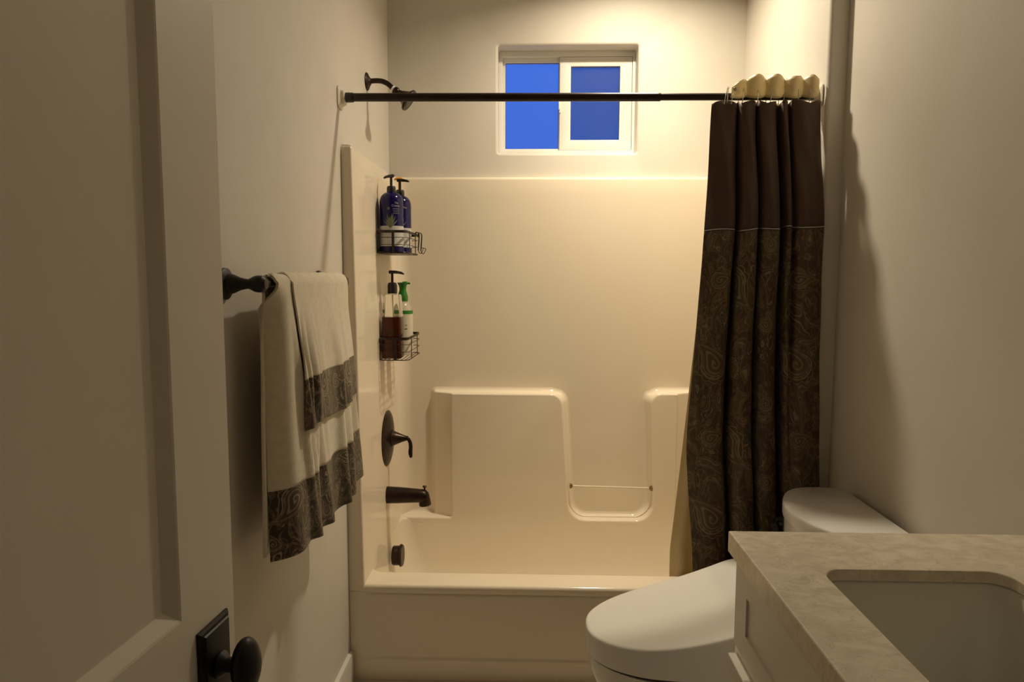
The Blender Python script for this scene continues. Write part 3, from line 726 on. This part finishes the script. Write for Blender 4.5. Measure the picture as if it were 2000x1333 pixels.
# amber soap bottle: clear tapered square bottle, two-thirds full
xa, ya, za = -.5370, 2.655, 1.0845
ra = root('soap_bottle', (xa, ya, za), 'clear tapered bottle of amber soap with a black pump in the lower caddy', 'bottle')
def sq(h, z, r): return [(xa+a, ya+b, z) for a, b in rrect(-h*.975, -h*.975, h*.975, h*.975, r*.975, 6)]
prof = [(.0345, 0, .010), (.0385, .003, .012), (.0392, .010, .012), (.0385, .10, .012), (.0365, .165, .012), (.0335, .225, .013), (.0322, .242, .013), (.0290, .2465, .013), (.0165, .248, .0160), (.0150, .262, .0149)]
bm = NB(); loft(bm, [sq(h, za+z, r) for h, z, r in prof]); emit('bottle_shell', bm, M['clear'], ra, 40)
prof = [(.0335, .003, .010), (.0372, .006, .011), (.0378, .012, .011), (.0371, .10, .011), (.0353, .160, .011)]
bm = NB(); loft(bm, [sq(h, za+z, r) for h, z, r in prof]); emit('liquid_soap', bm, M['soap'], ra, 40)
bm = NB(); add_tube(bm, [(xa+.004, ya, za+.164), (xa+.001, ya, za+.245)], .0026, 8); emit('dip_tube', bm, mat('pale_dip_tube', (.75, .68, .45), .3), ra)
pump(ra, xa, ya, za+.250, 1.4215, M['blackplastic'], -.12, .0185, .046, .040, .003)
# green-topped bottle behind
xg, yg, zg = -.5185, 2.770, 1.0845
rg = root('foam_bottle', (xg, yg, zg), 'clear bottle with green pump top and cream label behind the amber soap', 'bottle')
bm = NB(); add_lathe(bm, [(0, 0), (.036, 0), (.0385, .004), (.0385, .165), (.037, .182), (.031, .200), (.022, .211), (.018, .214), (.018, .222), (0, .222)], (xg, yg, zg), n=44); body = emit('bottle_body', bm, M['soap2'], rg)
grid_mesh('front_label', lambda a, h: (xg+.0392*math.cos(a), yg+.0392*math.sin(a), h), lin_(-PI*.85, PI*.1, 30), [zg+.012, zg+.166], M['labelcream'], body)
grid_mesh('green_band', lambda a, h: (xg+.0395*math.cos(a), yg+.0395*math.sin(a), h), lin_(-PI*.85, PI*.1, 30), [zg+.166, zg+.180], M['green'], body)
for zz, a0, a1 in ((1.190, -1.25, -.95), (1.150, -1.45, -.85), (1.147, -1.35, -.9), (1.205, -1.15, -1.0)):
    grid_mesh('print_line', lambda a, h: (xg+.0398*math.cos(a), yg+.0398*math.sin(a), h), lin_(a0, a1, 8), [zz, zz+.003], M['printdark'], body)
bm = NB(); add_lathe(bm, [(0, 0), (.0200, 0), (.0205, .002), (.0205, .020), (.0175, .030), (.0130, .045), (.0150, .060), (.0200, .070), (.0220, .074), (0, .075)], (xg, yg, zg+.217), n=30); emit('pump_top', bm, M['green'], rg)
bm = NB(); add_tube(bm, spline([(xg, yg, zg+.288), (xg+.018, yg-.002, zg+.289), (xg+.030, yg-.004, zg+.287)], 4), [.007]*5+[.004]*4, 10); emit('pump_nozzle', bm, M['green'], rg)

# ---------------------------------------------------------------- towel bar and towels
tb = root('towel_bar', (XL, 1.69, 1.384), 'dark bronze towel bar with turned posts on the left wall', 'towel bar')
for k, y in enumerate((1.383, 2.000)):
    bm = NB(); add_lathe(bm, [(0, 0), (.031, 0), (.0325, .003), (.0320, .008), (.026, .012), (.021, .013), (.0205, .018), (.0185, .024), (.0130, .036), (.0105, .047), (.0100, .053), (.0125, .058), (.0165, .066), (.0175, .074), (.0165, .083), (.011, .089), (0, .090)], (XL, y, 1.384), (1, 0, 0), 36)
    emit('wall_post', bm, M['bronze_knob'], tb)
bm = NB(); add_tube(bm, [(-.5475, 1.39, 1.384), (-.5475, 1.995, 1.384)], .0085, 16); emit('bar', bm, M['bronze_knob'], tb)

BX, BZ = -.5475, 1.384
def towel_fn(y0, y1, zb_front, zb_back, r, out, seed, curl, flare, under=None):
    """returns S(s, v): s runs up the back, over the bar and down the front"""
    rnd = random.Random(seed)
    folds = [(rnd.uniform(.05, .95), rnd.uniform(.018, .05), rnd.uniform(.3, 1), rnd.uniform(-.10, .04)) for _ in range(9)]
    if under is None: folds += [(.125, .022, 1.1, .10), (.19, .02, -.7, .12), (.30, .03, .8, .10)]
    Lb = BZ-zb_back; La = PI*r; Lf = BZ-zb_front
    tot = Lb+La+Lf
    def S(s, v):
        y = y0+(y1-y0)*v
        ev = max(0, 1-v/.10); ef = max(0, (v-.93)/.07)
        if s < Lb:
            z = zb_back+s; k = (BZ-z)
            x = BX-r-.010*sst(0, .15, k)-.005*math.sin(v*15+z*4)*sst(0, .2, k)
            x = max(x, XL+.016); x += .008*ev**2
            y += .010*ev*0-.016*sst(.0, .35, k)*(1-v)
        elif s < Lb+La:
            a = PI-(s-Lb)/r; x = BX+r*math.cos(a); z = BZ+r*math.sin(a)+.001*math.sin(v*40)
            x -= .004*ev**2*(1 if math.cos(a) > 0 else -1)
        else:
            k = s-Lb-La; z = BZ-k; q_ = k/Lf
            x = BX+r+(out*(.25+.75*v)+.004)*sst(0, .25, k)+(.024 if zb_front < .9 else .010)*q_*(.2+.8*v)+.012*q_
            f = 0
            for c, wd, am, sl in folds:
                f += am*math.exp(-((v-c-sl*q_)/wd)**2)
            x += .0115*f*sst(.01, .25, k)-.005*sst(.01, .25, k)
            x += .004*math.sin(v*23+q_*5)*q_
            x -= curl*ev**2*sst(0, .06, k)
            y += .012*ev**1.5*sst(0, .1, k)-.008*q_*(1-v)
            x -= .012*ef**2*sst(0, .1, k)
            if under:
                U, ub, ua, uy0, uy1 = under
                vv = min(1, max(0, (y-uy0)/(uy1-uy0)))
                x = max(x, U(ub+ua+max(k, .001), vv).x+.0075+.006*q_*(1-v))
            z += flare*v*q_**2*.6+.006*math.sin(v*9)*q_**3
        return Vector((x, y, z))
    return S, Lb, La, Lf, tot
def make_towel(name, label, y0, y1, zf, zb, r, out, seed, curl, flare, band, thick, under=None):
    rt = root(name, (BX, (y0+y1)/2, zf), label, 'towel')
    S, Lb, La, Lf, tot = towel_fn(y0, y1, zf, zb, r, out, seed, curl, flare, under)
    vs = [i/90 for i in range(91)]
    vs = sorted(set(vs+[i/400 for i in range(34)]))
    s1 = tot-band
    ss = lin_(0, Lb, 26)[:-1]+lin_(Lb, Lb+La, 12)[:-1]+lin_(Lb+La, s1, 60)
    uvf = lambda v, s: (v*(y1-y0)*1.25, s)
    grid_mesh('terry_body', lambda v, s: S(s, v), vs, ss, M['terry'], rt, uvf, -thick)
    def Sp(s, v, o): p = S(s, v); p.x += o; return p
    grid_mesh('paisley_border', lambda v, s: Sp(s, v, .0005), vs, lin_(s1-.004, tot, 24), M['paisley_towel'], rt, uvf, -thick*.8)
    grid_mesh('ribbon_trim', lambda v, s: Sp(s, v, .0022), vs, lin_(s1-.010, s1+.001, 4), M['ribbon'], rt, uvf, -.001)
    return S, Lb, La, y0, y1
bath = make_towel('bath_towel', 'large cream bath towel with paisley border hanging on the towel bar', 1.428, 1.955, .783, .80, .0155, .010, 3, .046, .075, .155, .006)
make_towel('hand_towel', 'smaller cream hand towel with paisley border draped over the bath towel', 1.500, 1.945, 1.055, 1.10, .0215, .004, 8, .012, .02, .115, .004, bath)

# ---------------------------------------------------------------- door
dr = tag(bpy.data.objects.new('door_1', None), kind='structure'); dr.location = (-.393, .87, 0); col.objects.link(dr)
du_ = Vector((-.0815, -.9967, 0)).normalized(); dn_ = Vector((.9967, -.0815, 0)).normalized()   # along door to the hinge; out of its face
DP = Vector((-.393, .87, 0))
def dpt(u, h, n=0): return DP+du_*u+dn_*n+Vector((0, 0, h))
DW, DH, DT = .76, 2.03, .035
pan = [(.116, 1.001, DW-.116, 1.90), (.116, .24, DW-.116, .80)]
bm = NB()
holed(bm, [dpt(0, .01), dpt(DW, .01), dpt(DW, DH), dpt(0, DH)], [[dpt(a, b), dpt(c, b), dpt(c, d), dpt(a, d)] for a, b, c, d in pan])
loft(bm, [[dpt(0, .01, o), dpt(DW, .01, o), dpt(DW, DH, o), dpt(0, DH, o)] for o in (0, -DT)], True, False, True)
dslab = emit('door_slab', bm, M['door'], dr, 20)
for a, b, c, d in pan:
    bm = NB(); rr_ = []
    for i_, o in ((0, 0), (.003, -.001), (.019, -.011), (.022, -.0115)):
        rr_.append([dpt(a+i_, b+i_, o), dpt(c-i_, b+i_, o), dpt(c-i_, d-i_, o), dpt(a+i_, d-i_, o)])
    loft(bm, rr_, True, False, True); emit('door_panel', bm, M['door'], dr, 12)
# rosette and egg knob
kc = dpt(.055, .915)
bm = NB(); rr_ = []
for hw, hh, o in ((.034, .056, 0), (.034, .056, .003), (.031, .053, .0055), (.028, .050, .0065), (.0265, .0485, .0085), (.024, .046, .009)):
    rr_.append([kc+du_*a+Vector((0, 0, b))+dn_*o for a, b in ((-hw, -hh), (hw, -hh), (hw, hh), (-hw, hh))])
loft(bm, rr_); ros = emit('knob_rosette', bm, M['bronze_knob'], dr, 20)
bm = NB(); add_lathe(bm, [(0, .008), (.016, .008), (.0165, .012), (.013, .016), (.0095, .020), (.009, .028), (.012, .032), (0, .033)], kc, dn_, 28); emit('knob_neck', bm, M['bronze_knob'], ros)
bm = NB(); rr_ = []
for k in range(1, 16):
    a = PI*k/16; rad = math.sin(a); h = .044-.0165*math.cos(a)
    rr_.append([kc+dn_*h+du_*(.0245*rad*math.cos(2*PI*i/32))+Vector((0, 0, .0365*rad*math.sin(2*PI*i/32))) for i in range(32)])
loft(bm, rr_); emit('egg_knob', bm, M['bronze_knob'], ros, 60)

# ---------------------------------------------------------------- toilet
to = root('toilet', (.6, 1.84, 0), 'white toilet with a deep sloping bidet lid between tub and vanity', 'toilet')
CY = 1.833
def lid_outline(grow=0, n=18):
    # half-outline: (x, half width); widest near the hinge
    prof = [(.1540, 0), (.1560, .030), (.1640, .058), (.1800, .086), (.2100, .119), (.2500, .147), (.3000, .169), (.3600, .183), (.4300, .192), (.5000, .197), (.5600, .199), (.5900, .198), (.6120, .190), (.6200, .170), (.6210, .10), (.6210, 0)]
    sp_ = spline([(a, b, 0) for a, b in prof], 4)
    up_ = [(p.x, CY+p.y) for p in sp_]; lo_ = [(p.x, CY-p.y) for p in sp_[1:-1]][::-1]
    pts = up_+lo_; cx = .39
    return [(cx+(x-cx)*(1-grow*4.2), CY+(y-CY)*(1-grow*5.2)) for x, y in pts]
def lz(x): return .448+.06*(x-.155)+.42*(x-.155)**2
L0 = lid_outline()
rings = []
for g, dz in ((.0010, -.066), (0, -.062), (0, -.012), (.0006, -.006), (.0020, -.002), (.0045, -.0002), (.010, .0008), (.04, .0012), (.12, .0016)):
    L = lid_outline(g)
    rings.append([(x, y, (lz(x)+dz) if dz > -.05 else (.384+.05*(x-.155) + (0 if dz < -.065 else .003))) for x, y in L])
bm = NB(); loft(bm, rings); emit('seat_lid', bm, M['lid'], to, 50)
# thin dark band painted as the shade under the lid, then bowl
bm = NB(); loft(bm, [[(x, y, z+.04*(x-.155)) for x, y in lid_outline(.008)] for z in (.378, .392)]); emit('seat_gap_shade', bm, M['gap'], to)
bowl = []
for z, g, sh_ in ((.381, .004, 0), (.372, .004, 0), (.34, .010, .0), (.28, .024, .01), (.20, .046, .03), (.12, .062, .045), (.05, .060, .05), (0, .052, .05)):
    bowl.append([(x+sh_, y, z) for x, y in lid_outline(g)])
bm = NB(); loft(bm, bowl); emit('bowl', bm, M['china'], to, 50)
def tank_out(off=0, back=.929):
    pr_ = [(back, 2.036), (.905, 2.045), (.860, 2.051), (.815, 2.047), (.775, 2.030), (.742, 1.992), (.717, 1.940), (.701, 1.885), (.696, 1.835), (.701, 1.785), (.717, 1.730), (.742, 1.680), (.775, 1.642), (.815, 1.625), (.860, 1.621), (.905, 1.627), (back, 1.636)]
    sp_ = spline([(a, b, 0) for a, b in pr_], 4); c = (.83, 1.836)
    return [(c[0]+(p.x-c[0])*(1-off*7) if p.x < .925 else p.x, c[1]+(p.y-c[1])*(1-off*4.6)) for p in sp_]
rings = []
for z, o_ in ((.738, .006), (.739, .001), (.744, -.0005), (.764, 0), (.770, .0006), (.7735, .0022), (.775, .005)):
    rings.append([(x, y, z) for x, y in tank_out(o_)])
bm = NB(); loft(bm, rings); emit('tank_lid', bm, M['china'], to, 50)
rings = []
for z, o_ in ((.36, .024), (.38, .017), (.50, .012), (.62, .0085), (.70, .0065), (.7375, .0055)): rings.append([(x, y, z) for x, y in tank_out(o_)])
bm = NB(); loft(bm, rings); emit('tank', bm, M['china'], to, 50)
bm = NB(); add_box(bm, (.60, CY-.12, .0), (.80, CY+.12, .385), .02, 3); emit('pedestal', bm, M['china'], to)
bm = NB(); add_lathe(bm, [(0, 0), (.014, 0), (.014, .012), (.010, .016), (0, .016)], (.732, 1.955, .700), (-.8, .6, 0), 20)
add_tube(bm, spline([(.722, 1.962, .700), (.706, 1.957, .700), (.694, 1.935, .697), (.690, 1.915, .694)], 5), [.010]*6+[.009]*10, 12); emit('flush_lever', bm, M['bronze_knob'], to)

# ---------------------------------------------------------------- vanity
vn = root('vanity_cabinet', (.66, .85, 0), 'greige shaker vanity cabinet under the quartz counter', 'cabinet')
CXF, CYE, CY0 = .400, 1.300, .36
bm = NB()
add_box(bm, (CXF, CY0, .10), (CXF+.018, CYE, .869), .0015); add_box(bm, (CXF+.018, CYE-.018, .10), (.9355, CYE, .869), .0015)
add_box(bm, (CXF+.018, CY0, .10), (.9355, CY0+.018, .869), .0015); add_box(bm, (.9175, CY0+.018, .10), (.9355, CYE-.018, .869))
add_box(bm, (CXF+.018, CY0+.018, .10), (.9175, CYE-.018, .118)); add_box(bm, (CXF+.06, CY0, 0), (.9355, CYE, .10)); emit('carcass', bm, M['cab'], vn)
def shaker(name, y0, y1, z0, z1, xf, th, st, rec=.008, par=vn, sv=None):
    sv = sv or st
    bm = NB(); t = bmesh.new()
    o = [(y0, z0), (y1, z0), (y1, z1), (y0, z1)]; i_ = [(y0+st, z0+sv), (y1-st, z0+sv), (y1-st, z1-sv), (y0+st, z1-sv)]
    L = []
    for s, x in ((o, xf+th), (o, xf+.0012), ([(a+(.0012 if a == y0 else -.0012), b+(.0012 if b == z0 else -.0012)) for a, b in o], xf), (i_, xf), ([(a+(.0015 if a == y0+st else -.0015), b+(.0015 if b == z0+sv else -.0015)) for a, b in i_], xf+rec)):
        L.append([t.verts.new((x, a, b)) for a, b in s])
    for a, b in zip(L[:-1], L[1:]):
        for k in range(4): t.faces.new((a[k], a[(k+1) % 4], b[(k+1) % 4], b[k]))
    t.faces.new(L[-1]); t.faces.new(L[0])
    join(bm, t); return emit(name, bm, M['cab'], par, 20)
shaker('drawer_front', .42, CYE-.006, .694, .863, CXF-.0005-.004, .0042, .067, .010, vn, .048)
shaker('cabinet_door', .42, 1.252+.028, .12, .681, CXF-.019, .019, .062, .010)
# dark strips painting the crease shade round the recessed drawer panel
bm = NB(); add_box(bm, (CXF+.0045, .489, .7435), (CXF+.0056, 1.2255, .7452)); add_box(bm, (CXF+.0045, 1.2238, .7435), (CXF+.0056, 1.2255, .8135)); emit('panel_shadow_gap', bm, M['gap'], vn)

ct = root('countertop', (.66, .85, .87), 'mottled beige quartz countertop with square front edge', 'countertop')
cx0, cy1 = .3847, 1.3145
sinkr = rrect(.489, .74, .795, 1.141, .036, 8)
bm = NB(); e_ = .0025
outer = lambda o: [(cx0+o, .34+o), (.9440, .34+o), (.9445, cy1-o), (cx0+o, cy1-o)]
holed(bm, [(x, y, .910) for x, y in outer(e_)], [[(x, y, .910) for x, y in rrect(.489-e_, .74-e_, .795+e_, 1.141+e_, .038, 8)]])
loft(bm, [[(x, y, z) for x, y in outer(o)] for z, o in ((.910, e_), (.9093, e_*.4), (.9075, 0), (.870, 0))], True, False, False)
loft(bm, [[(x, y, z) for x, y in rrect(.489-o, .74-o, .795+o, 1.141+o, .036+o, 8)] for z, o in ((.910, e_), (.9093, e_*.4), (.9075, 0), (.8905, 0))], True, False, False)
s2 = rrect(.449, .70, .835, 1.181, .05, 8)
holed(bm, [(x, y, .870) for x, y in outer(0)], [[(x, y, .870) for x, y in s2]])
holed(bm, [(x, y, .8905) for x, y in s2], [[(x, y, .8905) for x, y in sinkr]])
loft(bm, [[(x, y, z) for x, y in s2] for z in (.870, .8905)], True, False, False)
emit('quartz_slab', bm, M['quartz'], ct, 20)
sk = root('undermount_sink', (.64, .94, .72), 'white rectangular undermount sink set below the quartz countertop', 'sink')
bm = NB(); rings = []
for z, o, r in ((.8895, -.022, .05), (.8895, .000, .042), (.884, .003, .042), (.81, .007, .045), (.70, .012, .05), (.68, .02, .05), (.665, .05, .045), (.66, .12, .03)):
    rings.append([(x, y, z) for x, y in rrect(.485+o, .735+o, .800-o, 1.146-o, r, 8)])
loft(bm, rings, True, False, True); emit('basin', bm, noise_col(mat('sink_china', rough=.2), (.76, .74, .66), (.79, .77, .69), 4), sk, 60)

# ---------------------------------------------------------------- recessed ceiling light over the tub
cl = root('recessed_light', (LX, LY, ZC), 'round recessed ceiling light above the tub', 'ceiling light')
bm = NB(); R_ = [(.095, -.001), (.095, -.005), (.088, -.008), (.076, -.006), (.072, .0), (.070, .05)]
loft(bm, [[(LX+r*math.cos(2*PI*i/40), LY+r*math.sin(2*PI*i/40), ZC+h) for i in range(40)] for r, h in R_], True, False, False); emit('trim_ring', bm, M['trim'], cl)
bm = NB(); add_lathe(bm, [(0, 0), (.069, 0), (.069, .004), (0, .004)], (LX, LY, ZC+.012), n=40); emit('lens', bm, M['bulb'], cl)
